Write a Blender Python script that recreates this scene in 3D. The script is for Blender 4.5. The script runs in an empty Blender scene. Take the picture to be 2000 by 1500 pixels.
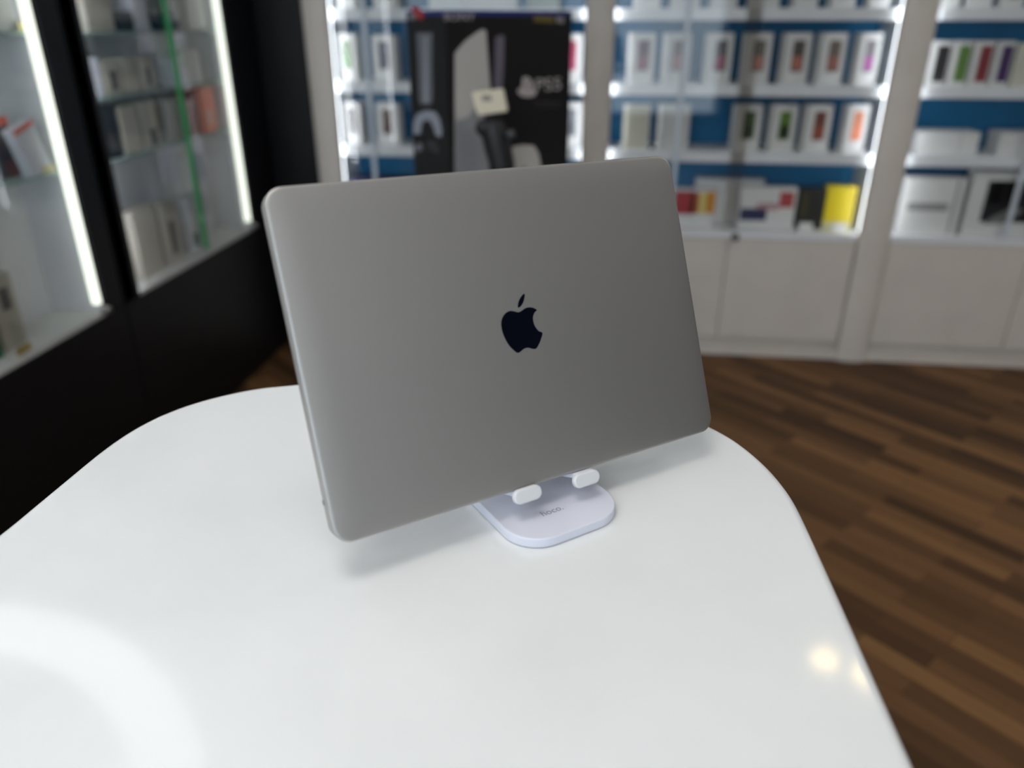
import bpy, bmesh, math, random
from mathutils import Vector, Matrix
random.seed(7)
scn = bpy.context.scene
COL = scn.collection

# ------------------------------------------------------------------ camera
H = 1.43
PITCH = math.radians(25.3); YAW = math.radians(-6.9)
FPX = 1500.0
FW = Vector((math.sin(YAW)*math.cos(PITCH), math.cos(YAW)*math.cos(PITCH), -math.sin(PITCH)))
RT = Vector((math.cos(YAW), -math.sin(YAW), 0)); UP = RT.cross(FW)
CAM = Vector((0, 0, H))
cd = bpy.data.cameras.new('camera'); cam = bpy.data.objects.new('camera', cd); COL.objects.link(cam)
cam.matrix_world = Matrix.Translation(CAM) @ Matrix((RT, UP, -FW)).transposed().to_4x4()
cd.sensor_width = 36; cd.lens = 36*FPX/2000; cd.clip_start = .02; cd.clip_end = 60
cd.dof.use_dof = True; cd.dof.focus_distance = .585; cd.dof.aperture_fstop = 3.3; cd.dof.aperture_blades = 0
scn.camera = cam

# ------------------------------------------------------------------ world, lights, exposure
w = bpy.data.worlds.new('world'); scn.world = w; w.use_nodes = True
w.node_tree.nodes['Background'].inputs[0].default_value = (.72, .84, 1, 1)
w.node_tree.nodes['Background'].inputs[1].default_value = .6
scn.view_settings.view_transform = 'Standard'; scn.view_settings.look = 'None'
scn.view_settings.exposure = 0.0; scn.view_settings.gamma = 1.0; scn.view_settings.use_curve_mapping = False

def area(name, loc, target, size, power, col, spread=180):
    d = bpy.data.lights.new(name, 'AREA'); d.shape = 'RECTANGLE'; d.size, d.size_y = size
    d.energy = power; d.color = col; d.spread = math.radians(spread)
    o = bpy.data.objects.new(name, d); COL.objects.link(o); o.location = loc
    o.rotation_euler = (Vector(target)-Vector(loc)).to_track_quat('-Z', 'Y').to_euler()
    return o
# daylight entering through the shop window behind the camera
area('daylight', (-.6, -2.78, 1.5), (-.6, 0, 1.3), (3.6, 2.1), 66, (.76, .88, 1))
# fill light of added, unseen ceiling panels (their diffusers are built below)
PANELS = [(-.30, .05, 2.765), (1.9, 1.7, 2.765), (-.9, -1.5, 2.765), (1.5, -1.5, 2.765)]
PANEL_W = [4.5, 11, 8, 7]
for (x, y, z), p in zip(PANELS, PANEL_W):
    area('fill_panel_light', (x, y, z-.02), (x, y, 0), (.56, .56), p, (1, .975, .93), 150)

# ------------------------------------------------------------------ helpers
def at_z(x, y, z):
    d = FW + RT*(x-1000)/FPX - UP*(y-750)/FPX; return CAM + d*((z-H)/d.z)
def at_y(x, y, Y):
    d = FW + RT*(x-1000)/FPX - UP*(y-750)/FPX; return CAM + d*(Y/d.y)
def at_x(x, y, X):
    d = FW + RT*(x-1000)/FPX - UP*(y-750)/FPX; return CAM + d*(X/d.x)

def lin(c):
    return tuple(((v/255)/12.92 if v/255 <= .04045 else ((v/255+.055)/1.055)**2.4) for v in c)
MATS = {}
def mat(name, rgb, rough=.5, metal=0, emit=None, estr=0, coat=0, spec=.5, bump=0, bscale=200, vary=0, vscale=6):
    if name in MATS: return MATS[name]
    m = bpy.data.materials.new(name); m.use_nodes = True; nt = m.node_tree; b = nt.nodes['Principled BSDF']
    b.inputs['Base Color'].default_value = (*rgb, 1); b.inputs['Roughness'].default_value = rough
    b.inputs['Metallic'].default_value = metal; b.inputs['Specular IOR Level'].default_value = spec
    b.inputs['Coat Weight'].default_value = coat; b.inputs['Coat Roughness'].default_value = .06
    if emit: b.inputs['Emission Color'].default_value = (*emit, 1); b.inputs['Emission Strength'].default_value = estr
    tc = nt.nodes.new('ShaderNodeTexCoord')
    if vary or not (emit or bump):
        v = vary or .04
        n = nt.nodes.new('ShaderNodeTexNoise'); n.inputs['Scale'].default_value = vscale; n.inputs['Detail'].default_value = 4
        r = nt.nodes.new('ShaderNodeValToRGB')
        r.color_ramp.elements[0].position = .3; r.color_ramp.elements[1].position = .7
        r.color_ramp.elements[0].color = (*[c*(1-v) for c in rgb], 1); r.color_ramp.elements[1].color = (*[min(1, c*(1+v)) for c in rgb], 1)
        nt.links.new(tc.outputs['Object'], n.inputs['Vector']); nt.links.new(n.outputs['Fac'], r.inputs['Fac']); nt.links.new(r.outputs['Color'], b.inputs['Base Color'])
    if bump:
        n = nt.nodes.new('ShaderNodeTexNoise'); n.inputs['Scale'].default_value = bscale; n.inputs['Detail'].default_value = 3
        bp = nt.nodes.new('ShaderNodeBump'); bp.inputs['Strength'].default_value = bump; bp.inputs['Distance'].default_value = .001
        nt.links.new(tc.outputs['Object'], n.inputs['Vector']); nt.links.new(n.outputs['Fac'], bp.inputs['Height']); nt.links.new(bp.outputs['Normal'], b.inputs['Normal'])
    MATS[name] = m; return m
def c(r, g, b): return lin((r, g, b))

def glass_mat():
    m = bpy.data.materials.new('clear_glass'); m.use_nodes = True; nt = m.node_tree
    out = nt.nodes['Material Output']; nt.nodes.remove(nt.nodes['Principled BSDF'])
    t = nt.nodes.new('ShaderNodeBsdfTransparent'); t.inputs[0].default_value = (.985, .993, .99, 1)
    g = nt.nodes.new('ShaderNodeBsdfGlossy'); g.inputs['Roughness'].default_value = .02
    f = nt.nodes.new('ShaderNodeFresnel'); gm = nt.nodes.new('ShaderNodeNewGeometry'); io = nt.nodes.new('ShaderNodeMapRange'); io.inputs['To Min'].default_value = 1.45; io.inputs['To Max'].default_value = 1/1.45
    nt.links.new(gm.outputs['Backfacing'], io.inputs['Value']); nt.links.new(io.outputs[0], f.inputs['IOR'])
    mx = nt.nodes.new('ShaderNodeMixShader')
    nt.links.new(f.outputs[0], mx.inputs[0]); nt.links.new(t.outputs[0], mx.inputs[1]); nt.links.new(g.outputs[0], mx.inputs[2]); nt.links.new(mx.outputs[0], out.inputs[0])
    return m
GLASS = glass_mat()

def floor_mat():
    m = bpy.data.materials.new('strip_parquet'); m.use_nodes = True; nt = m.node_tree; b = nt.nodes['Principled BSDF']
    tc = nt.nodes.new('ShaderNodeTexCoord'); mp = nt.nodes.new('ShaderNodeMapping'); mp.inputs['Rotation'].default_value = (0, 0, math.radians(43))
    nt.links.new(tc.outputs['Object'], mp.inputs['Vector'])
    br = nt.nodes.new('ShaderNodeTexBrick'); br.offset = .37; br.offset_frequency = 2; br.squash = 1
    br.inputs['Color1'].default_value = (0, 0, 0, 1); br.inputs['Color2'].default_value = (1, 1, 1, 1); br.inputs['Mortar'].default_value = (.1, .1, .1, 1)
    br.inputs['Scale'].default_value = 1; br.inputs['Brick Width'].default_value = .42; br.inputs['Row Height'].default_value = .062
    br.inputs['Mortar Size'].default_value = .0012; br.inputs['Bias'].default_value = 0
    nt.links.new(mp.outputs[0], br.inputs['Vector'])
    cr = nt.nodes.new('ShaderNodeValToRGB'); e = cr.color_ramp.elements
    e[0].position = 0; e[0].color = (.062, .030, .013, 1); e[1].position = 1; e[1].color = (.22, .110, .043, 1)
    x = e.new(.45); x.color = (.13, .063, .026, 1)
    nt.links.new(br.outputs['Color'], cr.inputs['Fac'])
    mp2 = nt.nodes.new('ShaderNodeMapping'); mp2.inputs['Scale'].default_value = (3, 40, 1); nt.links.new(mp.outputs[0], mp2.inputs['Vector'])
    n = nt.nodes.new('ShaderNodeTexNoise'); n.inputs['Scale'].default_value = 1.5; n.inputs['Detail'].default_value = 5; nt.links.new(mp2.outputs[0], n.inputs['Vector'])
    mr = nt.nodes.new('ShaderNodeMapRange'); mr.inputs['To Min'].default_value = .72; mr.inputs['To Max'].default_value = 1.28; nt.links.new(n.outputs['Fac'], mr.inputs['Value'])
    mx = nt.nodes.new('ShaderNodeVectorMath'); mx.operation = 'SCALE'; nt.links.new(cr.outputs['Color'], mx.inputs[0]); nt.links.new(mr.outputs[0], mx.inputs['Scale'])
    nt.links.new(mx.outputs[0], b.inputs['Base Color']); b.inputs['Roughness'].default_value = .5; b.inputs['Specular IOR Level'].default_value = .15
    return m

WHITE = mat('white_laminate', (.70, .635, .565), .45)
INNER = mat('white_cabinet_lining', (.80, .80, .82), .5)
BLUE = mat('blue_back_panel', (.012, .16, .33), .55, spec=.2)
BLACK = mat('black_laminate', (.004, .004, .006), .4, spec=.25)
GREYP = mat('grey_cabinet_lining', (.68, .68, .71), .5)
LED = mat('led_strip', (.9, .9, .9), .5, emit=(.86, .93, 1), estr=9)
LEDL = mat('led_strip_left', (.9, .9, .9), .5, emit=(.90, .96, .82), estr=1.5)
FILLH = mat('hidden_fill_strip', (.9, .9, .9), .5, emit=(.92, .95, 1), estr=13)
CHROME = mat('lock_metal', (.35, .34, .33), .3, 1)
GSTRIP = mat('glass_strip', (.60, .66, .72), .25)
GREEN = mat('green_glass_edge', (.06, .42, .15), .2)
GSHELF = mat('shelf_glass_edge', (.34, .44, .42), .2)
CARD = mat('white_carton', (.72, .70, .68), .5)
CREAM = mat('cream_carton', (.58, .56, .47), .5)
WALL = mat('painted_wall', (.62, .60, .56), .7, bump=.1, bscale=60)
WALLD = mat('darkened_wall', (.13, .125, .12), .7, bump=.1, bscale=60)  # unseen walls coloured dark so the laptop lid reflects less light
TABLE = mat('white_gloss_table', (.87, .875, .87), .08, coat=0, spec=.5)
ALU = mat('anodised_aluminium', (.455, .438, .42), .54, 1, bump=.03, bscale=4000)
STANDP = mat('white_plastic', (.76, .77, .86), .38)
PADP = mat('white_rubber', (.74, .74, .75), .55)
DARK = mat('dark_plastic', (.012, .012, .014), .5)
SCREENB = mat('black_gloss_logo', (.002, .003, .007), .12, spec=.15)

def link(name, me, m=None, parent=None, mw=None):
    o = bpy.data.objects.new(name, me); COL.objects.link(o)
    if m is not None:
        for k in (m if isinstance(m, (list, tuple)) else [m]): me.materials.append(k)
    if parent is not None: o.parent = parent
    if mw is not None: o.matrix_local = mw
    return o
def tag(o, label=None, cat=None, group=None, kind=None):
    if label: o['label'] = label
    if cat: o['category'] = cat
    if group: o['group'] = group
    if kind: o['kind'] = kind
    return o
def thing(name, loc, label, cat, group=None, rz=0):
    o = bpy.data.objects.new(name, None); COL.objects.link(o); o.location = loc; o.rotation_euler = (0, 0, rz)
    o.empty_display_size = .05
    return tag(o, label, cat, group)
def boxes(lst, bev=.0):
    """one mesh of several boxes given as (x0,x1,y0,y1,z0,z1)"""
    me = bpy.data.meshes.new('m'); bm = bmesh.new()
    for (x0, x1, y0, y1, z0, z1) in lst:
        r = bmesh.ops.create_cube(bm, size=1, matrix=Matrix.Translation(((x0+x1)/2, (y0+y1)/2, (z0+z1)/2)) @ Matrix.Diagonal((x1-x0, y1-y0, z1-z0, 1)))
        if bev:
            es = list({e for v in r['verts'] for e in v.link_edges})
            bmesh.ops.bevel(bm, geom=es, offset=min(bev, .45*min(x1-x0, y1-y0, z1-z0)), segments=2, affect='EDGES', profile=.7)
    bm.to_mesh(me); bm.free(); return me
def box(name, b, m, parent=None, bev=.0): return link(name, boxes([b], bev), m, parent)
def struct(o): o['kind'] = 'structure'; return o

def rrect(x0, x1, y0, y1, r, n=8):
    pts = []
    for cx, cy, a0 in ((x1-r, y1-r, 0), (x0+r, y1-r, 90), (x0+r, y0+r, 180), (x1-r, y0+r, 270)):
        for k in range(n+1):
            a = math.radians(a0+90*k/n); pts.append((cx+r*math.cos(a), cy+r*math.sin(a)))
    return pts
def slab(outline, z0, z1, rt=.001, rb=.001, n=4, bm=None):
    """closed slab with rounded upper (rt) and lower (rb) rim, outline counter-clockwise"""
    own = bm is None
    if own: bm = bmesh.new()
    N = len(outline); nrm = []
    for i in range(N):
        a = Vector(outline[i-1]); b = Vector(outline[(i+1) % N]); d = (b-a)
        d = d.normalized() if d.length > 1e-9 else Vector((1, 0)); nrm.append(Vector((d.y, -d.x)))
    rings = []
    for k in range(n+1):
        a = math.pi/2*k/n; rings.append((rb*(1-math.sin(a)), z0+rb*(1-math.cos(a))))
    for k in range(n+1):
        a = math.pi/2*k/n; rings.append((rt*(1-math.cos(a)), z1-rt*(1-math.sin(a))))
    V = []
    for off, z in rings: V.append([bm.verts.new((p[0]-m.x*off, p[1]-m.y*off, z)) for p, m in zip(outline, nrm)])
    for a, b in zip(V, V[1:]):
        for i in range(N):
            f = bm.faces.new((a[i], a[(i+1) % N], b[(i+1) % N], b[i])); f.smooth = True
    bm.faces.new(V[-1]); bm.faces.new(list(reversed(V[0])))
    if own:
        me = bpy.data.meshes.new('m'); bm.to_mesh(me); bm.free(); return me
def tube(path, r, n=12, bm=None):
    own = bm is None
    if own: bm = bmesh.new()
    P = [Vector(p) for p in path]; R = r if isinstance(r, (list, tuple)) else [r]*len(P); rings = []
    for i, p in enumerate(P):
        t = (P[min(i+1, len(P)-1)]-P[max(i-1, 0)]).normalized(); q = t.to_track_quat('Z', 'Y')
        rings.append([bm.verts.new(p+q @ Vector((math.cos(2*math.pi*k/n)*R[i], math.sin(2*math.pi*k/n)*R[i], 0))) for k in range(n)])
    for a, b in zip(rings, rings[1:]):
        for k in range(n):
            f = bm.faces.new((a[k], a[(k+1) % n], b[(k+1) % n], b[k])); f.smooth = True
    bm.faces.new(list(reversed(rings[0]))); bm.faces.new(rings[-1])
    if own:
        me = bpy.data.meshes.new('m'); bm.to_mesh(me); bm.free(); return me
def lathe(prof, n=32):
    bm = bmesh.new(); rings = []
    for r, z in prof: rings.append([bm.verts.new((r*math.cos(2*math.pi*k/n), r*math.sin(2*math.pi*k/n), z)) for k in range(n)])
    for a, b in zip(rings, rings[1:]):
        for k in range(n):
            f = bm.faces.new((a[k], a[(k+1) % n], b[(k+1) % n], b[k])); f.smooth = True
    bm.faces.new(list(reversed(rings[0]))); bm.faces.new(rings[-1])
    bmesh.ops.recalc_face_normals(bm, faces=bm.faces)
    me = bpy.data.meshes.new('m'); bm.to_mesh(me); bm.free(); return me
def text_mesh(s, size, depth=.0002):
    cu = bpy.data.curves.new('t', 'FONT'); cu.body = s; cu.size = size; cu.extrude = depth; cu.align_x = 'CENTER'; cu.align_y = 'CENTER'
    o = bpy.data.objects.new('t', cu); COL.objects.link(o); bpy.context.view_layer.update()
    me = bpy.data.meshes.new_from_object(o.evaluated_get(bpy.context.evaluated_depsgraph_get()))
    bpy.data.objects.remove(o); return me
def prism(polys, z0, z1, smooth=False):
    bm = bmesh.new()
    for pts in polys:
        s = sum(a[0]*b[1]-b[0]*a[1] for a, b in zip(pts, pts[1:]+pts[:1]))
        if s < 0: pts = pts[::-1]
        A = [bm.verts.new((x, y, z0)) for x, y in pts]; B = [bm.verts.new((x, y, z1)) for x, y in pts]; N = len(pts)
        for i in range(N): bm.faces.new((A[i], A[(i+1) % N], B[(i+1) % N], B[i]))
        bm.faces.new(B); bm.faces.new(A[::-1])
    me = bpy.data.meshes.new('m'); bm.to_mesh(me); bm.free(); return me

# ------------------------------------------------------------------ the room
YB = 3.46; XL = -1.52; CEIL = 2.8
struct(box('floor', (-3.0, 3.0, -2.8, 3.9, -.05, 0), floor_mat()))
struct(box('ceiling', (-3.0, 3.0, -2.8, 3.9, CEIL, CEIL+.05), mat('ceiling_paint', (.74, .74, .73), .8)))
struct(box('wall_back', (-3.0, 3.0, 3.80, 3.9, 0, CEIL), WALL))
struct(box('wall_right', (2.9, 3.0, -2.7, 3.80, 0, CEIL), WALLD))
struct(box('wall_left', (-1.86, -1.76, 1.2, 3.80, 0, CEIL), WALL))
struct(box('wall_left_return', (-2.9, -1.86, 1.2, 1.3, 0, CEIL), WALL))
struct(box('wall_left_near', (-3.0, -2.9, -2.7, 1.3, 0, CEIL), WALL))
struct(link('wall_front', boxes([(-3.0, -2.5, -2.7, -2.6, 0, CEIL), (1.3, 3.0, -2.7, -2.6, 0, CEIL), (-2.5, 1.3, -2.7, -2.6, 0, .4), (-2.5, 1.3, -2.7, -2.6, 2.6, CEIL)]), WALLD))
wn = struct(link('window_1', boxes([(-2.5, -2.45, -2.69, -2.61, .4, 2.6), (1.25, 1.3, -2.69, -2.61, .4, 2.6), (-2.45, 1.25, -2.69, -2.61, .4, .45), (-2.45, 1.25, -2.69, -2.61, 2.55, 2.6), (-.63, -.57, -2.69, -2.61, .45, 2.55)]), BLACK))
link('window_pane', boxes([(-2.45, -.63, -2.655, -2.645, .45, 2.55), (-.57, 1.25, -2.655, -2.645, .45, 2.55)]), GLASS, wn)

# white posts between the cabinets of the back wall
def post(n, x0, x1):
    W2 = (x1-x0)/2; xc = (x0+x1)/2
    pr = [(x0, YB+.003)] + [(xc-W2*math.cos(math.pi*k/40), YB-.006-.026*math.sin(math.pi*k/40)**.8) for k in range(41)] + [(x1, YB+.003), (x1-.026, YB+.005), (x1-.026, YB+.32), (x0+.026, YB+.32), (x0+.026, YB+.005)]
    o = link('trim_%d' % n, prism([pr], 0, 2.3), WHITE)
    return struct(o)
post(1, -1.305, -1.19); post(2, -.118, .002); post(3, 1.10, 1.235); post(4, 2.40, 2.52)
struct(box('trim_6', (-1.19, 2.898, YB+.012, YB+.32, 2.125, 2.3), WHITE))
struct(box('trim_7', (2.52, 2.898, YB, YB+.32, 0, 2.12), WHITE))
struct(box('trim_8', (-1.755, -1.307, YB, YB+.32, 0, 2.3), BLACK))
struct(box('baseboard_back', (-1.186, 2.898, YB-.010, YB-.001, 0, .045), WHITE))

SH = [.585, .921, 1.190, 1.475, 1.78]      # heights things stand on in the blue cabinets
DEP = .27
def blue_cabinet(x0, x1, label, edges):
    t = thing('display_cabinet', (0, YB, 0), label, 'cabinet', 'white display cabinets with blue backs along the back wall')
    L = lambda *b: (b[0], b[1], b[2]-YB, b[3]-YB, b[4], b[5])
    d0, d1 = x0, x1; x0 -= .022; x1 += .022      # the inside is wider than the opening, the lamps sit behind the posts
    link('cabinet_body', boxes([L(x0, x0+.004, YB+.006, YB+.30, .57, 2.12), L(x1-.004, x1, YB+.006, YB+.30, .57, 2.12),
        L(x0, x1, YB+.006, YB+.30, .555, .585), L(d0, d1, YB, YB+.01, .555, .585), L(x0, x1, YB+.006, YB+.30, 2.09, 2.12)], .002), INNER, t)
    link('base_unit', boxes([L(x0, x1, YB+.022, YB+.30, .0, .555)]), WHITE, t)
    link('back_panel', boxes([L(x0+.004, x1-.004, YB+.285, YB+.298, .585, 2.09)]), BLUE, t)
    for z in SH[1:]:
        link('shelf', boxes([L(x0+.005, x1-.005, YB+.035, YB+.284, z-.018, z), L(x0+.005, x1-.005, YB+.024, YB+.036, z-.043, z+.002)], .002), WHITE if 0 else INNER, t)
    for s, xx in ((1, x0+.005), (-1, x1-.005)):
        a, b = sorted((xx, xx+s*.012))
        link('led_strip', boxes([L(a, b, YB+.006, YB+.018, .60, 2.08)]), LED, t)
    xm = (x0+x1)/2
    for a, b in ((d0+.003, xm-.002), (xm+.002, d1-.003)):
        d = link('door', boxes([L(a, b, YB, YB+.02, .085, .552)], .003), WHITE, t)
    k = link('lock', lathe([(.001, 0), (.016, 0), (.016, .020), (.012, .026), (.001, .026)], 24), mat('dark_lock_metal', (.10, .095, .09), .35, .8), t)
    k.matrix_local = Matrix.Translation((xm+.028, .0, .585-.02)) @ Matrix.Rotation(math.radians(90), 4, 'X')
    link('sliding_glass', boxes([L(d0+.001, xm+.03, YB+.004, YB+.009, .586, 2.088)]), GLASS, t)
    link('sliding_glass', boxes([L(xm-.03, d1-.001, YB+.012, YB+.017, .586, 2.088)]), GLASS, t)
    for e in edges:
        link('pale_glass_strip', boxes([L(e-.010, e+.010, YB-.001, YB+.003, .60, 2.08)]), GSTRIP, t)  # pale strips: glass edges, and a painted reflection streak on the left cabinet
    return t
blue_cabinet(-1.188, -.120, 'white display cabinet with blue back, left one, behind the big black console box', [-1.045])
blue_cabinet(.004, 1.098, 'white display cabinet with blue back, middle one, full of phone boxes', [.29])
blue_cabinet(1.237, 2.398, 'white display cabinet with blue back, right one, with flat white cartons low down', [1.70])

# ------------------------------------------------------------------ phone boxes and cartons on the back wall
def colour(rgb, rough=.45): return mat('ink_%d_%d_%d' % rgb, c(*rgb), rough)
def carton(name, px0, px1, pyt, zs, label, cat, group=None, Y=YB+.07, dep=.055, rot=0, body=None, pic=None, pyb=None, bands=None, pics=None):
    """upright carton standing on a shelf, spanning picture columns px0..px1 at its foot"""
    yb = pyb or 100
    a = at_y(px0, yb, Y); b = at_y(px1, yb, Y); top = at_y((px0+px1)/2, pyt, Y).z
    r = math.radians(rot); W = (b.x-a.x-dep*abs(math.sin(r)))/math.cos(r); Hh = top-zs
    t = thing(name, ((a.x+b.x)/2, Y+dep/2, zs), label, cat, group, r)
    link('carton_body', boxes([(-W/2, W/2, -dep/2, dep/2, 0.0, Hh)], .0015), body or CARD, t)
    if pic:
        col, col2 = pic
        link('phone_picture', prism([rrect(-W*.22, W*.26, Hh*.26, Hh*.86, W*.05, 3)], 0, .0006), colour(col), t, Matrix.Translation((0, -dep/2, 0)) @ Matrix.Rotation(math.radians(90), 4, 'X'))
        link('phone_picture', prism([rrect(-W*.16, W*.20, Hh*.30, Hh*.56, W*.04, 3)], 0.0007, .0010), colour(col2), t, Matrix.Translation((0, -dep/2, 0)) @ Matrix.Rotation(math.radians(90), 4, 'X'))
    for (u0, u1, v0, v1, col) in (pics or []):
        link('printed_panel', boxes([(-W/2+u0*W, -W/2+u1*W, -dep/2-.0008, -dep/2-.0001, v0*Hh, v1*Hh)]), colour(col), t)
    return t
ORD = ['first', 'second', 'third', 'fourth', 'fifth', 'sixth', 'seventh']
g1 = 'phone boxes on the upper shelf of the middle cabinet'
row1 = [(1222, 1276, (96, 62, 74), (150, 92, 104), 'mauve'), (1289, 1345, (120, 96, 92), (176, 124, 118), 'dusty rose'), (1370, 1426, (66, 52, 58), (160, 74, 96), 'dark pink'),
        (1443, 1501, (118, 112, 104), (196, 138, 124), 'pale salmon'), (1518, 1577, (88, 82, 76), (188, 118, 102), 'charcoal and salmon'), (1588, 1646, (110, 96, 86), (160, 100, 88), 'brown and salmon'), (1660, 1712, (120, 110, 116), (176, 84, 158), 'magenta')]
for i, (a, b, p, q, nm) in enumerate(row1):
    carton('phone_box', a, b, 64, SH[2], 'white phone box, %s picture, %s of seven, upper shelf, middle cabinet' % (nm, ORD[i]), 'box', g1, rot=16, pic=(p, q), pyb=155)
g2 = 'phone boxes on the middle shelf of the middle cabinet'
row2 = [(1214, 1266, None, None, 'plain cream phone box at the left end of its shelf, middle cabinet'),
        (1280, 1343, None, None, 'plain white phone box left of the empty blue gap, middle cabinet'),
        (1424, 1482, (74, 92, 60), (60, 74, 52), 'white phone box with dark green phone picture, just right of the blue gap'),
        (1494, 1550, (96, 128, 52), (30, 40, 30), 'white phone box with lime and black phone picture, right of the dark green one'),
        (1560, 1618, (110, 62, 48), (150, 76, 58), 'white phone box with rust brown phone picture in the middle cabinet'),
        (1636, 1688, (206, 122, 84), (232, 130, 86), 'white phone box with bright orange phone picture at the right end of its shelf')]
for a, b, p, q, lb in row2:
    carton('phone_box', a, b, 204, SH[1], lb, 'box', g2, rot=16, body=CREAM if 'cream' in lb else CARD, pic=(p, q) if p else None, pyb=290)
row0 = [(1236, 1290), (1308, 1366), (1384, 1440), (1459, 1522), (1543, 1597), (1616, 1670), (1690, 1738)]
for i, (a, b) in enumerate(row0):
    t = carton('phone_box', a, b, -70, SH[3], 'white phone box cut by the frame top, %s of seven, middle cabinet' % ORD[i], 'box', 'phone boxes on the top visible shelf of the middle cabinet', rot=10, pic=((110, 100, 96), (150, 120, 112)), pyb=18)
# left cabinet
for a, b, yt, s, p, q, lb in [
    (664, 704, 66, 2, (104, 128, 84), (96, 140, 80), 'white phone box with green phone picture in the left blue cabinet'),
    (730, 780, 68, 2, (60, 62, 84), (44, 46, 66), 'white phone box with dark blue phone picture beside the console box'),
    (676, 712, 200, 1, (90, 84, 84), (60, 56, 58), 'white phone box with dark grey phone picture at the left end, lower shelf'),
    (738, 786, 202, 1, (96, 72, 62), (74, 50, 44), 'white phone box with brown phone picture left of the console box, lower shelf'),
    (656, 700, -70, 3, (130, 128, 126), (110, 108, 106), 'white phone box at the top left of the left blue cabinet, cut by the frame'),
    (728, 782, -70, 3, (130, 128, 126), (110, 108, 106), 'white phone box cut by the frame, just left above the console box'),
    (1082, 1136, 66, 2, (176, 60, 92), (190, 70, 110), 'white phone box with pink phone picture peeking out right of the console box'),
    (1082, 1136, 200, 1, (130, 130, 136), (110, 110, 116), 'white phone box behind the right edge of the console box, lower shelf')]:
    carton('phone_box', a, b, yt, SH[s], lb, 'box', 'phone boxes in the left blue cabinet', rot=-12 if a < 1000 else 8, pic=(p, q), pyb={3: 15, 2: 155, 1: 285}[s])
carton('product_carton', 838, 1008, -60, SH[3], 'wide white carton behind the top of the black console box', 'box', pyb=15, dep=.12)
carton('product_carton', 1030, 1096, -50, SH[3], 'pale grey carton at the top, behind the console box right corner', 'box', pyb=15, body=colour((150, 156, 148)))
carton('product_carton', 690, 800, 349, SH[0], 'dark purple carton just showing above the laptop lid on the left', 'box', pyb=440, body=colour((40, 28, 70)), dep=.1)
# bottom of the middle cabinet
carton('product_carton', 1352, 1482, 350, SH[0], 'large white carton standing behind the coloured ones, bottom of middle cabinet', 'box', Y=YB+.17, dep=.07, pyb=440)
carton('product_carton', 1310, 1392, 370, SH[0], 'red and amber carton beside the laptop corner, bottom of middle cabinet', 'box', Y=YB+.09, dep=.05, pyb=440, body=CARD,
       pics=[(0, .52, .32, .95, (168, 22, 32)), (.42, .62, .34, .92, (196, 92, 40)), (.60, .80, .34, .92, (226, 204, 120)), (.78, .99, .36, .95, (214, 140, 30))])
carton('product_carton', 1440, 1548, 366, SH[0], 'white carton with navy corner and red patch, bottom of middle cabinet', 'box', Y=YB+.09, dep=.05, pyb=440, body=CARD,
       pics=[(.02, .5, .18, .48, (26, 42, 84)), (.3, .7, .45, .62, (190, 150, 158)), (.70, .95, .52, .90, (176, 70, 72))])
carton('product_carton', 1554, 1606, 368, SH[0], 'black upright carton left of the yellow carton', 'box', Y=YB+.09, dep=.05, pyb=440, body=colour((34, 38, 36)), pics=[(.1, .3, .3, .9, (70, 66, 40))])
carton('product_carton', 1604, 1662, 364, SH[0], 'bright yellow upright carton at the right end, bottom of middle cabinet', 'box', Y=YB+.09, dep=.05, pyb=440, body=colour((226, 200, 26)), pics=[(0.02, .96, 0.02, .18, (214, 212, 170))])
for k, (px, lb) in enumerate([(1575, 'small white price tag in front of the black carton'), (1640, 'small pale price tag in front of the yellow carton'), (1372, 'small white price tag in front of the red and amber carton')]):
    p = at_y(px, 440, YB+.055); t = thing('price_tag', (p.x, YB+.06, SH[0]), lb, 'price tag', 'price tags at the bottom of the middle cabinet')
    link('card', boxes([(-.03, .03, -.001, .001, .0, .035)]), CARD, t, Matrix.Rotation(math.radians(-20), 4, 'X'))
    link('foot', boxes([(-.03, .03, .0, .02, 0, .002)]), CARD, t)
# right cabinet
gr = 'colourful phone boxes on the upper shelf of the right cabinet'
for a, b, col, lb in [(1806, 1846, (44, 42, 44), 'black'), (1849, 1886, (98, 132, 64), 'green'), (1890, 1928, (132, 48, 54), 'dark red'), (1932, 1968, (70, 42, 92), 'purple')]:
    carton('phone_box', a, b, 80, SH[2], 'white phone box with tall %s front panel in the right cabinet' % lb, 'box', gr, pyb=158, rot=6, dep=.06, pics=[(.24, .92, .10, .90, col)])
carton('phone_box', 1973, 2040, 84, SH[2], 'plain cream phone box at the right edge of the picture', 'box', gr, pyb=158, body=CREAM)
for a, b, lb in [(1828, 1872, 'leftmost'), (1885, 1935, 'middle'), (1950, 1996, 'rightmost')]:
    carton('phone_box', a, b, -60, SH[3], 'white phone box cut by the top of the frame, %s of three in right cabinet' % lb, 'box', 'phone boxes on the top shelf of the right cabinet', pyb=20, pic=((70, 70, 70), (50, 50, 50)) if lb == 'rightmost' else None)
carton('flat_carton', 1786, 1905, 258, SH[1], 'low wide white carton below the black and green phone boxes', 'box', 'low wide white cartons in the right cabinet', pyb=305, dep=.12, pics=[(.70, .71, .03, .95, (150, 148, 144))])
carton('flat_carton', 1945, 2060, 260, SH[1], 'low wide white carton at the right picture edge, below the cream phone box', 'box', 'low wide white cartons in the right cabinet', pyb=305, dep=.12)
carton('laptop_carton', 1752, 1868, 347, SH[0], 'large white carton with a grey line of print, bottom left of right cabinet', 'box', pyb=440, dep=.07, Y=YB+.06, pics=[(.1, .78, .42, .56, (150, 150, 148)), (.86, .90, .02, .97, (140, 140, 138))])
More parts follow.
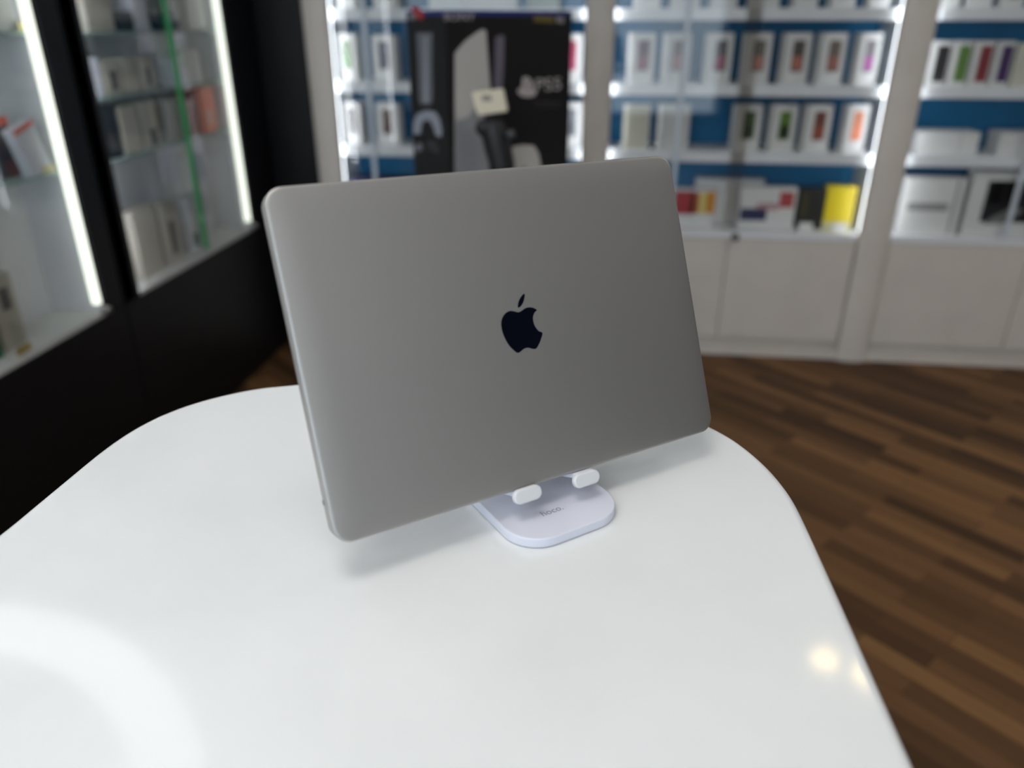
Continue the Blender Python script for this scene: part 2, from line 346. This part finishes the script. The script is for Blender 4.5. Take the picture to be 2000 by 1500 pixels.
t = carton('laptop_carton', 1880, 2070, 335, SH[0], 'white carton with dark laptop picture at the right edge, bottom shelf', 'box', pyb=440, dep=.07, Y=YB+.06, pics=[(.16, .92, .22, .86, (18, 18, 24)), (.2, .34, .5, .84, (66, 26, 62)), (.36, .48, .55, .84, (110, 38, 44))])
link('printed_picture', prism([[(-.10, .07), (-.02, .125), (.03, .12), (.02, .095), (-.05, .055), (-.11, .05)]], 0, .0006), colour((128, 126, 124)), t, Matrix.Translation((0, -.036, .0)) @ Matrix.Rotation(math.radians(90), 4, 'X'))

# ------------------------------------------------------------------ black display cabinets on the left
SEC = [(1.22, 2.09), (2.27, 3.17)]
ZL = .615; DL = -1.695
SLV = [[ZL, 1.045, 1.405, 1.75], [ZL, 1.03, 1.215, 1.40, 1.75]]
def black_cabinet(i, y0, y1, label):
    t = thing('display_cabinet', (XL, (y0+y1)/2, 0), label, 'cabinet', 'black display cabinets along the left wall')
    oy = (y0+y1)/2; L = lambda *b: (b[0]-XL, b[1]-XL, b[2]-oy, b[3]-oy, b[4], b[5])
    e = .003
    Y0 = 1.305 if i == 0 else 2.184; Y1 = 2.178 if i == 0 else YB-.004
    if i == 0: y0 = 1.35
    link('cabinet_frame', boxes([L(XL-.003, XL, Y0, y0, ZL-.012, 2.15), L(-1.755, XL, Y0, y0-.022, ZL-.012, 2.15), L(-1.755, XL, y1, Y1, ZL-.012, 2.15), L(-1.755, XL, Y0, Y1, 2.06, 2.15)], .003), BLACK, t)
    link('base_unit', boxes([L(-1.755, XL, Y0, Y1, .0, ZL-.014)], .003), BLACK, t)
    link('back_panel', boxes([L(DL-.02, DL, y0-.018, y1-e, ZL, 2.058)]), GREYP, t)
    link('side_panel', boxes([L(DL, XL-.012, y1-.012, y1-e, ZL, 2.058)]), GREYP, t)
    link('side_panel', boxes([L(DL, XL-.012, y0-.021, y0-.018, ZL, 2.058)]), GREYP, t)
    link('floor_panel', boxes([L(DL, XL-.004, y0-.018, y1-e, ZL-.012, ZL)]), mat('pale_shelf', (.62, .62, .60), .4), t)
    for z in SLV[i][1:]:
        link('glass_shelf', boxes([L(DL+.002, XL-.035, y0+.014, y1-.014, z-.007, z)]), GSHELFG, t)
        link('shelf_edge', boxes([L(XL-.035, XL-.033, y0+.014, y1-.014, z-.008, z)]), GSHELF, t)
    link('led_strip', boxes([L(XL-.024, XL-.004, y1-.030, y1-.013, ZL+.03, 2.05)]), LEDL, t)
    link('led_strip', boxes([L(XL-.018, XL-.005, y0-.017, y0-.004, ZL+.03, 2.05)]), FILLH, t)  # added strip hidden behind the frame, brightens the cabinet inside
    ym = (y0+y1)/2 if i == 0 else 2.745
    link('sliding_glass', boxes([L(XL-.011, XL-.008, y0+.02, ym+.02, ZL+.002, 2.055)]), GLASS, t)
    link('sliding_glass', boxes([L(XL-.005, XL-.002, ym-.02, y1-.032, ZL+.002, 2.055)]), GLASS, t)
    if i == 1: link('glass_strip', boxes([L(XL-.002, XL+.004, ym-.014, ym+.014, ZL+.02, 2.05)]), GREEN, t)
    k = link('lock', lathe([(.001, 0), (.012, 0), (.012, .02), (.009, .026), (.001, .026)], 20), CHROME, t)
    k.matrix_local = Matrix.Translation((.0, y1-.02-oy, ZL+.012)) @ Matrix.Rotation(math.radians(90), 4, 'Y')
    return t
def tglass():
    m = bpy.data.materials.new('shelf_glass'); m.use_nodes = True; nt = m.node_tree; out = nt.nodes['Material Output']
    b = nt.nodes['Principled BSDF']; b.inputs['Base Color'].default_value = (.5, .66, .62, 1); b.inputs['Roughness'].default_value = .1
    t = nt.nodes.new('ShaderNodeBsdfTransparent'); t.inputs[0].default_value = (.82, .93, .90, 1); mx = nt.nodes.new('ShaderNodeMixShader'); mx.inputs[0].default_value = .22
    nt.links.new(t.outputs[0], mx.inputs[1]); nt.links.new(b.outputs[0], mx.inputs[2]); nt.links.new(mx.outputs[0], out.inputs[0]); return m
GSHELFG = tglass()
black_cabinet(0, *SEC[0], 'black display cabinet at the left picture edge with lit glass shelves')
black_cabinet(1, *SEC[1], 'black display cabinet nearer the back corner, with green glass edge and orange box')

def side_box(name, px0, px1, pyb, pyt, zs, label, cat, body, group=None, X=-1.575, dep=.06, rot=0, pics=None, tilt=0):
    """carton on a shelf of the left cabinets; its front faces +X; px0..px1 at foot row pyb"""
    a = at_x(px0, pyb, X); b = at_x(px1, pyb, X); top = at_x((px0+px1)/2, pyt, X).z
    W = b.y-a.y; Hh = max(.02, top-zs)
    t = thing(name, (X-dep/2, (a.y+b.y)/2, zs), label, cat, group, math.radians(90+rot))
    # local: x along the front, -y is front
    rx = Matrix.Rotation(math.radians(tilt), 4, 'Y')
    link('carton_body', boxes([(-W/2, W/2, -dep/2, dep/2, 0, Hh)], .002), body, t, rx)
    for (u0, u1, v0, v1, m) in (pics or []):
        link('printed_panel', boxes([(-W/2+u0*W, -W/2+u1*W, -dep/2-.001, -dep/2-.0002, v0*Hh, v1*Hh)]), m, t, rx)
    return t
cw = colour((206, 206, 208)); cb = colour((182, 176, 164)); ck = colour((30, 34, 40)); cl = colour((214, 216, 226)); cg = colour((150, 148, 142))
gA = 'cartons in the near black cabinet'
side_box('carton', -60, 62, 52, -60, 1.405, 'white carton on the top glass shelf in the left picture corner', 'box', cw, gA)
side_box('carton', -70, 22, 372, 222, 1.045, 'navy carton with orange top at the left picture edge', 'box', colour((24, 26, 52)), gA, X=-1.60, pics=[(0, 1, .86, 1, colour((236, 92, 60)))])
side_box('carton', 25, 50, 372, 222, 1.045, 'dark carton with maroon foot beside the leaning white box', 'box', colour((34, 24, 36)), gA, X=-1.60, pics=[(0, 1, .86, 1, colour((236, 92, 60))), (0, 1, 0, .3, colour((96, 34, 30)))])
side_box('carton', 70, 112, 360, 232, 1.045, 'white box with orange top edge leaning beside the bright light strip', 'box', cl, gA, X=-1.555, dep=.03, pics=[(0, 1, .9, 1, colour((232, 110, 84)))], tilt=-16)
side_box('carton', -50, 10, 700, 470, ZL, 'tall beige carton with green patch at the left edge, bottom shelf', 'box', cb, gA, pics=[(.5, 1, .02, .2, colour((30, 110, 76)))])
side_box('carton', 14, 62, 690, 520, ZL, 'beige carton with black oval print, bottom of near cabinet', 'box', cb, gA, X=-1.60, pics=[(.35, .75, .52, .82, ck)])
side_box('price_tag', 34, 66, 690, 676, ZL, 'small mustard price tag on the floor of the near black cabinet', 'price tag', colour((190, 160, 96)), X=-1.545, dep=.004)
side_box('price_tag', 38, 62, 58, 42, 1.405, 'small cream price tag on the top glass shelf of the near cabinet', 'price tag', colour((214, 204, 150)), X=-1.556, dep=.004)
side_box('price_tag', 92, 116, 362, 346, 1.045, 'small cream price tag under the leaning white box', 'price tag', colour((214, 204, 150)), X=-1.552, dep=.004)
gB = 'cartons in the far black cabinet'
B = [(172, 224, 50, -60, 1.40, cb, 'beige carton at the top left of the far black cabinet'),
     (236, 262, 48, 22, 1.40, ck, 'small black carton on the top shelf of far black cabinet'),
     (266, 288, 44, -60, 1.40, cl, 'narrow white carton beside the small black one, top shelf'),
     (324, 342, 44, 26, 1.40, colour((30, 40, 56)), 'small navy carton right of the green glass edge, top shelf'),
     (346, 362, 40, -60, 1.40, cg, 'grey carton on the top shelf, right of the navy one'),
     (366, 404, 38, -60, 1.40, cw, 'pale carton at the right end of the top shelf, far black cabinet'),
     (186, 208, 196, 112, 1.215, cl, 'white narrow carton at the left end of the second shelf'),
     (212, 244, 186, 118, 1.215, cb, 'beige carton with black figure print, second shelf'),
     (250, 276, 180, 112, 1.215, cb, 'plain beige carton between two printed ones, second shelf'),
     (282, 308, 176, 112, 1.215, cb, 'beige carton with black stripe print, second shelf'),
     (342, 362, 162, 110, 1.215, cl, 'white carton right of the green glass edge, second shelf'),
     (366, 396, 158, 98, 1.215, cw, 'pale carton above the orange box, second shelf'),
     (200, 244, 310, 204, 1.03, ck, 'large black carton at the left end of the third shelf'),
     (250, 284, 306, 204, 1.03, cb, 'beige tall carton beside the large black one'),
     (290, 318, 296, 194, 1.03, cb, 'beige carton with dark print right of the tall beige one, third shelf'),
     (340, 362, 278, 186, 1.03, cg, 'grey white carton between green glass edge and orange box'),
     (376, 396, 262, 176, 1.03, colour((128, 46, 28)), 'dark rust box, left neighbour of the orange one'),
     (399, 424, 246, 168, 1.03, colour((232, 100, 64)), 'bright orange box near the light strip, third shelf'),
     (286, 330, 560, 396, ZL, cb, 'tall beige carton on the floor of the far black cabinet'),
     (336, 366, 530, 386, ZL, cb, 'tall beige carton with black stripe on the cabinet floor'),
     (384, 420, 500, 372, ZL, cw, 'pale carton with green print, right end of the cabinet floor'),
     ]
for a, b, yb_, yt_, zz, m, lb in B:
    pics = []
    if 'figure' in lb or 'stripe' in lb: pics = [(.35, .7, .15, .7, ck)]
    if 'dark print' in lb: pics = [(.4, .8, .05, .4, ck)]
    if 'green print' in lb: pics = [(.0, .3, .1, .35, colour((40, 96, 70)))]
    if lb.startswith('bright orange'): pics = [(.2, .8, .15, .5, colour((214, 140, 120)))]
    side_box('carton', a, b, yb_, yt_, zz, lb, 'box', m, gB, pics=pics)
# white tags hanging from the shelf fronts
for a, b, y0_, y1_, lb in [(270, 296, 54, 102, 'white tag hanging below the top shelf, left of the green glass edge'),
                           (330, 360, 52, 96, 'pale tag hanging below the top shelf, right of the green glass edge'),
                           (310, 338, 294, 364, 'lavender white tag hanging below the third shelf, left of the green edge'),
                           (368, 398, 280, 360, 'lavender white tag hanging below the third shelf, near the light strip')]:
    X = -1.5525
    p = at_x(a, y0_, X); q = at_x(b, y0_, X); z1 = 1.405 if y0_ < 100 else 1.035; z0 = at_x(a, y1_, X).z
    t = thing('shelf_tag', (X, (p.y+q.y)/2, z0), lb, 'tag', 'white tags hanging from the shelf fronts', math.radians(90))
    w_ = (q.y-p.y)/2
    link('card', boxes([(-w_, w_, -.0008, .0008, 0, z1-z0)]), cl, t)
    link('clip', boxes([(-w_, w_, -.0014, .0014, z1-z0-.014, z1-z0+.001)]), colour((180, 184, 186)), t)

# ------------------------------------------------------------------ console box on its display table
TH = math.radians(44)
u = Vector((math.cos(TH), math.sin(TH), 0)); v = Vector((-math.sin(TH), math.cos(TH), 0))
FL = at_y(870, 20, 2.2); FL.z = 0
PZ = .985; PT = 1.456; PW = .44; PD = .205
pb = thing('console_box', (FL.x, FL.y, PZ), 'big black game console box with blue top edge, standing behind the laptop', 'box', rz=TH)
BOXK = mat('black_printed_carton', (.010, .0095, .0105), .42, spec=.4)
link('carton_body', boxes([(0, PW, 0, PD, 0, PT-PZ-.014)], .0015), BOXK, pb)
link('blue_top_edge', boxes([(-.0004, PW+.0004, -.0004, PD+.0004, PT-PZ-.0138, PT-PZ)], .001), mat('blue_carton_top', (.022, .032, .16), .4), pb)
def on_front(px, py):   # picture point -> (x, z) in the box's own front face
    d = FW + RT*(px-1000)/FPX - UP*(py-750)/FPX; n = -v
    s = (FL-CAM).dot(n)/d.dot(n); P = CAM+d*s; return ((P-FL).dot(u), P.z-PZ)
def on_side(px, py):
    d = FW + RT*(px-1000)/FPX - UP*(py-750)/FPX; n = -u
    s = (FL-CAM).dot(n)/d.dot(n); P = CAM+d*s; return (-(P-FL).dot(v), P.z-PZ)
MF = Matrix.Rotation(math.radians(90), 4, 'X')                     # front print: local (x, z)
MS = Matrix.Rotation(math.radians(-90), 4, 'Z') @ Matrix.Rotation(math.radians(90), 4, 'X')
def pf(name, pts, m, z=.0004, side=False):
    f = on_side if side else on_front
    P = [f(*p) for p in pts]
    P = [(x, max(.004, y)) for x, y in P]
    return link(name, prism([P], z, z+.0003), m, pb, (MS if side else MF))
SILV = colour((196, 192, 186)); SILV2 = colour((150, 150, 152)); LIL = colour((110, 104, 116)); GRY = colour((120, 122, 128)); INKW = colour((190, 180, 178))
pf('console_picture', [(888, 104), (908, 80), (930, 64), (942, 57), (949, 60), (951, 92), (957, 170), (962, 250), (966, 340), (888, 345)], SILV)
pf('console_picture', [(890, 236), (915, 228), (930, 205), (958, 185), (966, 340), (888, 345)], SILV2, .0008)
pf('console_picture', [(967, 74), (976, 68), (985, 71), (984, 120), (981, 175), (964, 175), (966, 120)], LIL)
pf('controller_picture', [(997, 340), (996, 300), (1002, 286), (1020, 283), (1042, 284), (1051, 298), (1056, 322), (1056, 340), (1030, 340), (1024, 322), (1018, 340)], SILV)
pf('logo', [(1020, 152), (1028, 149), (1036, 154), (1041, 164), (1041, 174), (1047, 178), (1046, 186), (1034, 190), (1018, 188), (1010, 180), (1012, 174), (1019, 170)], INKW)
pf('logo', [(1028, 154), (1030, 154), (1032, 176), (1030, 176)], BOXK, .0008)
for s, (px, py), sz, m, nm in (('PS5', (1071, 166), .072, INKW, 'lettering'), ('SONY', (897, 33), .038, INKW, 'lettering'), ('1TB', (1091, 37), .03, GRY, 'lettering')):
    x, z = on_front(px, py)
    if s == '1TB': continue
    link(nm, text_mesh(s, sz), m, pb, Matrix.Translation((x, -.0006, z)) @ MF @ Matrix.Diagonal((1, .7, 1, 1)))
pf('lettering', [(1040, 197), (1096, 199), (1096, 203), (1040, 201)], colour((52, 50, 50)))
pf('lettering', [(1046, 205), (1090, 207), (1090, 210), (1046, 208)], colour((52, 50, 50)))
pf('badge', [(1042, 30), (1082, 33), (1082, 45), (1042, 42)], colour((112, 98, 44)))
pf('badge', [(1086, 31), (1101, 33), (1101, 46), (1086, 44)], colour((140, 134, 136)))
pf('console_picture', [(813, 64), (845, 64), (845, 110), (846, 195), (842, 204), (822, 204), (818, 195), (816, 110)], colour((104, 106, 112)), side=True)
pf('console_picture', [(829, 70), (834, 70), (837, 200), (828, 200)], colour((150, 152, 160)), .0008, side=True)
pf('controller_picture', [(807, 262), (808, 238), (815, 222), (832, 215), (850, 218), (859, 232), (864, 256), (862, 268), (852, 265), (846, 245), (838, 234), (828, 236), (823, 246), (822, 262)], colour((150, 154, 164)), side=True)
pf('logo', [(811, 284), (820, 278), (826, 286), (824, 294), (812, 296)], colour((120, 122, 128)), side=True)
x, z = on_side(846, 288)
link('lettering', text_mesh('PS5', .042), colour((84, 86, 92)), pb, MS @ Matrix.Translation((x, z, .0005)))
pf('emblem', [(801, 14), (812, 12), (824, 20), (830, 30), (824, 40), (814, 36)], colour((160, 44, 52)), side=True)
pf('emblem', [(799, 26), (812, 26), (812, 40), (799, 38)], colour((120, 118, 120)), .0008, side=True)

# small white display table that carries it
tc_ = FL + u*.20 + v*.02
tb = thing('display_table', (tc_.x, tc_.y, 0), 'small white display table behind the laptop, carrying the console box', 'table', rz=TH)
link('table_top', slab(rrect(-.20, .25, -.19, .19, .04, 6), PZ-.026, PZ-.0005, .004, .004), WHITE, tb)
link('column', boxes([(-.06, .06, -.06, .06, .02, PZ-.026)], .01), WHITE, tb)
link('base_plate', slab(rrect(-.2, .2, -.17, .17, .04, 6), 0, .02, .004, .004), WHITE, tb)

# black card stand in front of the box
hp = at_y(985, 330, 2.21)
hs = thing('price_card_stand', (hp.x, hp.y, PZ), 'black stand holding a cream price card in front of the console box', 'stand')
def hloc(px, py, Y=2.21): p = at_y(px, py, Y); return (p.x-hp.x, p.y-hp.y, p.z-PZ)
pth = [hloc(982, 340), hloc(980, 318), hloc(973, 290), hloc(966, 262), hloc(961, 244), hloc(957, 230)]
pth[0] = (pth[0][0], 0, .006)
link('neck', tube(pth, [.036, .037, .038, .038, .034, .027], 20), DARK, hs)
link('foot', lathe([(.001, 0), (.052, 0), (.052, .006), (.03, .010), (.001, .010)], 32), DARK, hs)
link('clamp_knob', lathe([(.001, -.006), (.012, -.006), (.012, .006), (.001, .006)], 20), colour((70, 72, 74)), hs, Matrix.Translation(hloc(998, 262, 2.185)) @ Matrix.Rotation(math.radians(90), 4, 'X'))
link('clamp_knob', lathe([(.001, -.008), (.022, -.008), (.022, .008), (.001, .008)], 20), DARK, hs, Matrix.Translation(hloc(945, 250, 2.185)) @ Matrix.Rotation(math.radians(90), 4, 'X'))
cpts = [hloc(*p, 2.175) for p in ((920, 181), (982, 173), (991, 218), (933, 226))]
c0 = Vector(cpts[0]); ex = (Vector(cpts[1])-c0); ez = (Vector(cpts[3])-c0)
bm = bmesh.new(); A = [bm.verts.new(Vector(p)) for p in cpts]; Bv = [bm.verts.new(Vector(p)+Vector((0, .022, 0))) for p in cpts]
bm.faces.new(A[::-1]); bm.faces.new(Bv)
for i in range(4): bm.faces.new((A[i], A[(i+1) % 4], Bv[(i+1) % 4], Bv[i]))
bmesh.ops.recalc_face_normals(bm, faces=bm.faces)
bmesh.ops.bevel(bm, geom=list(bm.edges), offset=.003, segments=2, affect='EDGES')
me = bpy.data.meshes.new('m'); bm.to_mesh(me); bm.free()
link('price_card', me, mat('cream_card', c(226, 216, 190), .5), hs)
k = c0+ex*.42+ez*.30
link('card_print', boxes([(k.x-.012, k.x+.014, k.y-.0015, k.y-.0002, k.z-.008, k.z+.007)]), colour((140, 134, 122)), hs)
link('card_bracket', tube([hloc(957, 232), hloc(956, 216, 2.21)], .014, 12), DARK, hs)

# ------------------------------------------------------------------ the white table
TZ = 1.117
pix = [(1555, 975), (1530, 940), (1500, 906), (1450, 864), (1395, 832)]
rp = [at_z(x, y, TZ) for x, y in pix]
pixl = [(575, 748), (510, 754), (450, 765), (390, 780), (330, 800), (262, 832), (200, 873), (150, 913), (100, 954), (50, 995), (0, 1036)]
lp = [at_z(x, y, TZ) for x, y in pixl]
ctrl = [(.163, .05), (.1605, .18), (.157, .28), (.1535, .38), (.1505, .45)] + [(p.x, p.y) for p in rp] + [(.06, .632), (.0, .652), (-.07, .663), (-.15, .667), (-.22, .660)] + [(p.x, p.y) for p in lp] + \
       [(-.401, .30), (-.402, .15), (-.402, .02), (-.398, -.06), (-.382, -.12), (-.35, -.165), (-.29, -.195), (-.2, -.21), (-.1, -.215), (.0, -.205), (.07, -.18), (.12, -.14), (.15, -.08), (.161, -.02)]
def catmull(P, k=6):
    out = []; N = len(P)
    for i in range(N):
        p0, p1, p2, p3 = [Vector(P[(i+j-1) % N]) for j in range(4)]
        for s in range(k):
            t = s/k; out.append(tuple(.5*((2*p1)+(p2-p0)*t+(2*p0-5*p1+4*p2-p3)*t*t+(-p0+3*p1-3*p2+p3)*t**3)))
    return out
def smooth_loop(P, it=2):
    for _ in range(it): P = [tuple((Vector(P[i-1])+Vector(P[i])*2+Vector(P[(i+1) % len(P)]))/4) for i in range(len(P))]
    return P
outl = smooth_loop(catmull(ctrl, 5), 6)
wt = thing('white_table', (-.12, .2, 0), 'glossy white high table with rounded end, the laptop and stand on it', 'table')
link('table_top', slab([(x+.12, y-.2) for x, y in outl], TZ-.036, TZ, .007, .007, 6), TABLE, wt)
link('pedestal', lathe([(.001, .0), (.20, .0), (.20, .012), (.17, .022), (.05, .05), (.042, .1), (.042, 1.0), (.10, 1.06), (.13, TZ-.036), (.001, TZ-.036)], 48), WHITE, wt)

# ------------------------------------------------------------------ laptop
E1 = Vector((.79069, .61194, -.0183)).normalized(); N3 = Vector((.57133, -.72682, .38111)).normalized(); E2 = N3.cross(E1).normalized(); N3 = E1.cross(E2)
ORG = Vector((-.14705, .35421, 1.14858))
LM = Matrix.Translation(ORG) @ Matrix((E1, E2, N3)).transposed().to_4x4()
LW, LH, LT = .3041, .2124, .0149
lt = thing('laptop', (0, 0, 0), 'closed silver grey laptop with black fruit logo standing upright on white holder', 'laptop')
lt.matrix_world = LM
def lid_mesh():
    """rounded slab whose outer face eases away towards its rim"""
    prof = [(.0004, -.0046), (0, -.0042), (0, -.0020), (.0002, -.0015), (.0006, -.00113), (.0012, -.0009)]
    for k in range(1, 15): t = .0012+.0188*k/14; prof.append((t, -.0009*(max(0, .020-t)/.0188)**2.4))
    bm = bmesh.new(); V = [[bm.verts.new((x, y, z)) for x, y in rrect(o, LW-o, o, LH-o, max(.0115-o*.45, .001), 12)] for o, z in prof]
    for a, b in zip(V, V[1:]):
        for i in range(len(a)): f = bm.faces.new((a[i], a[(i+1) % len(a)], b[(i+1) % len(a)], b[i])); f.smooth = True
    bm.faces.new(V[-1]).smooth = True; bm.faces.new(V[0][::-1])
    me = bpy.data.meshes.new('m'); bm.to_mesh(me); bm.free(); return me
lid = link('lid', lid_mesh(), ALU, lt)
link('base', slab(rrect(0, LW, 0, LH, .0115, 12), -LT, -.0054, .0005, .0042, 8), ALU, lt)
link('lid_gap', slab(rrect(.0012, LW-.0012, .0012, LH-.0012, .0105, 10), -.0056, -.0044, .0002, .0002, 1), DARK, lt)
link('hinge_cover', boxes([(.03, LW-.03, -.0002, .004, -.0062, -.0040)], .0004), DARK, lt)
for x, y in ((.03, .03), (LW-.03, .03), (.03, LH-.03), (LW-.03, LH-.03)):
    link('rubber_foot', lathe([(.001, 0), (.008, 0), (.007, .0011), (.001, .0011)], 24), DARK, lt, Matrix.Translation((x, y, -LT)) @ Matrix.Rotation(math.pi, 4, 'X'))
link('port', slab(rrect(-.0018, .0018, -.0018, .0018, .0017, 6), 0, .0003, .0001, .0001, 1), colour((110, 112, 114)), lt, Matrix.Translation((-.00005, .026, -.0098)) @ Matrix((Vector((0, 1, 0)), Vector((0, 0, -1)), Vector((-1, 0, 0)))).transposed().to_4x4())
S = .09335
def onlid(x, y):
    px, py = 940+x*S, 560+y*S
    d = FW + RT*(px-1000)/FPX - UP*(py-750)/FPX; s = (ORG-CAM).dot(N3)/d.dot(N3); P = CAM+d*s-ORG; return (P.dot(E1), P.dot(E2))
body = [(780, 533), (815, 520), (850, 498), (900, 462), (950, 440), (1010, 431), (1070, 438), (1120, 458), (1162, 492), (1120, 532), (1092, 590), (1080, 650), (1086, 720), (1110, 800), (1150, 870), (1205, 930), (1278, 966), (1258, 1060), (1228, 1150), (1190, 1230),
        (1160, 1280), (1120, 1302), (1070, 1300), (1010, 1282), (950, 1278), (890, 1300), (840, 1340), (800, 1372), (760, 1382), (720, 1365), (660, 1310), (600, 1250), (540, 1165), (490, 1070), (450, 970), (425, 870), (415, 780), (425, 690), (455, 620), (500, 560), (560, 520), (620, 506), (690, 516), (740, 531)]
leaf = [(903, 148), (903, 220), (884, 300), (852, 370), (812, 420), (772, 437), (764, 400), (774, 330), (800, 260), (838, 200), (870, 166)]
link('logo', prism([[onlid(*p) for p in catmull(body, 3)], [onlid(*p) for p in catmull(leaf, 3)]], .00003, .00016), SCREENB, lid)

# ------------------------------------------------------------------ laptop stand
E1H = Vector((E1.x, E1.y, 0)).normalized(); BH = Vector((-E1H.y, E1H.x, 0))      # BH: horizontal, away from the viewer
SO = ORG + E1H*.154; SO.z = TZ
SM = Matrix.Translation(SO) @ Matrix((E1H, BH, Vector((0, 0, 1)))).transposed().to_4x4()
st = thing('laptop_stand', (0, 0, 0), 'white plastic stand with rounded foot gripping the bottom edge of the laptop', 'stand')
st.matrix_world = SM
BW = .0435
link('foot', slab(rrect(-BW, BW, -.031, .085, .026, 14), .0006, .0078, .0012, .001, 4), STANDP, st)
link('foot_pad', slab(rrect(-BW+.005, BW-.005, -.026, .080, .022, 10), .0, .0006, .0001, .0001, 1), DARK, st)
# holder: in laptop coordinates, parented to the stand
HM = SM.inverted() @ LM
back = link('holder_plate', slab(rrect(.119, .189, .004, .095, .012, 8), -LT-.0055, -LT-.0022, .001, .001, 3), STANDP, st, HM)
link('grip_pad', slab(rrect(.124, .184, .008, .088, .008, 6), -LT-.0022, -LT-.0012, .0003, .0002, 2), PADP, back)
for i, (cx_, cy_) in enumerate(((.1300, -.0036), (.1779, -.0056))):
    bm = bmesh.new()
    slab(rrect(cx_-.0075, cx_+.0075, -.0042, -.0003, .0012, 4), -LT-.0060, .0030, .0004, .0004, 3, bm)
    slab(rrect(cx_-.0075, cx_+.0075, -.0040, .0080, .0012, 4), -LT-.0062, -LT-.0024, .0004, .0004, 3, bm)
    me = bpy.data.meshes.new('m'); bm.to_mesh(me); bm.free()
    hk = link('hook', me, STANDP, st, HM)
    link('hook_pad', slab(rrect(cx_-.0108, cx_+.0108, cy_-.0050, cy_+.0050, .0048, 8), .0006, .0050, .0014, .0010, 5), PADP, hk)
# arm from the foot up to the plate
pc = HM @ Vector((.154, .030, -LT-.0055)); 
bm = bmesh.new(); secs = []
for (y, z, w_, th) in ((.074, .0070, .030, .006), (.078, .014, .030, .006), (.077, .030, .028, .006), (pc.y+.012, pc.z, .026, .005), (pc.y+.003, pc.z+.004, .026, .005)):
    secs.append((y, z, w_, th))
rings = []
for i, (y, z, w_, th) in enumerate(secs):
    a = secs[max(0, i-1)]; b = secs[min(len(secs)-1, i+1)]; d = Vector((0, b[0]-a[0], b[1]-a[1])).normalized(); n_ = Vector((0, d.z, -d.y))
    o_ = Vector((0, y, z)); rings.append([bm.verts.new(o_+Vector((sx*w_, 0, 0))+n_*sy*th/2) for sx, sy in ((-1, -1), (1, -1), (1, 1), (-1, 1))])
for a, b in zip(rings, rings[1:]):
    for k in range(4): bm.faces.new((a[k], a[(k+1) % 4], b[(k+1) % 4], b[k]))
bm.faces.new(rings[0][::-1]); bm.faces.new(rings[-1]); bmesh.ops.recalc_face_normals(bm, faces=bm.faces)
me = bpy.data.meshes.new('m'); bm.to_mesh(me); bm.free()
link('arm', me, STANDP, st)
tp = SM.inverted() @ at_z(1078, 998, TZ+.0078)
link('lettering', text_mesh('hoco.', .0078, .00005), colour((150, 152, 160)), st, Matrix.Translation((tp.x, tp.y, .00788)))

# ------------------------------------------------------------------ lamps
def ring_slab(r0, r1, z0, z1, n=96):
    bm = bmesh.new(); R = [(r0, z0), (r1, z0), (r1, z1), (r0, z1)]
    V = [[bm.verts.new((r*math.cos(2*math.pi*k/n), r*math.sin(2*math.pi*k/n), z)) for k in range(n)] for r, z in R]
    for a, b in zip(V, V[1:]+V[:1]):
        for k in range(n): bm.faces.new((a[k], a[(k+1) % n], b[(k+1) % n], b[k]))
    bmesh.ops.recalc_face_normals(bm, faces=bm.faces)
    me = bpy.data.meshes.new('m'); bm.to_mesh(me); bm.free(); return me
rl = thing('ring_lamp', (-1.61, .57, 2.30), 'large round ring lamp hanging from the ceiling, mirrored in the white table', 'lamp')
link('diffuser', ring_slab(.80, .945, 0, .02), mat('ring_diffuser', (.9, .9, .9), .5, emit=(.88, .94, 1), estr=2.8), rl)
link('housing', ring_slab(.79, .955, .02, .07), WHITE, rl)
link('fill_uplight', ring_slab(.81, .935, .07, .078), mat('ring_fill_uplight', (.9, .9, .9), .5, emit=(.90, .95, 1), estr=9), rl)  # added upward glow, softens the table shadow by ceiling bounce
for a in (30, 150, 270):
    link('cable', tube([(.87*math.cos(math.radians(a)), .87*math.sin(math.radians(a)), .076), (.87*math.cos(math.radians(a)), .87*math.sin(math.radians(a)), .5)], .003, 8), DARK, rl)
for i, (x, y, z) in enumerate(PANELS):  # added out of view to brighten table and back wall
    t = thing('fill_panel', (x, y, z), 'added square ceiling fill lamp, %s' % ['above the white table', 'right of the table', 'near the window', 'near the window on the right'][i], 'lamp', 'added square fill lamps')
    link('frame', boxes([(-.3, .3, -.3, -.285, 0, .035), (-.3, .3, .285, .3, 0, .035), (-.3, -.285, -.285, .285, 0, .035), (.285, .3, -.285, .285, 0, .035)]), WHITE, t)
    link('diffuser', boxes([(-.285, .285, -.285, .285, .004, .03)]), mat('fill_panel_diffuser', (.9, .9, .9), .5, emit=(1, .97, .93), estr=1.5), t)
sp = thing('spot_lamp', (.81, 1.90, 2.62), 'double warm ceiling spot lamp mirrored as a yellow glint in the table', 'lamp')
link('mount', boxes([(-.11, .11, -.03, .03, .155, .18)], .004), WHITE, sp)
for dx, dy in ((-.05, .02), (.06, -.03)):
    h = link('spot_head', lathe([(.001, .14), (.035, .14), (.045, .08), (.048, .0), (.044, 0), (.04, .05), (.001, .06)], 28), WHITE, sp, Matrix.Translation((dx, dy, 0)))
    link('bulb', lathe([(.001, .0), (.042, .0), (.036, .03), (.001, .04)], 24), mat('warm_bulb', (1, .9, .7), .4, emit=(1, .74, .32), estr=15), h)
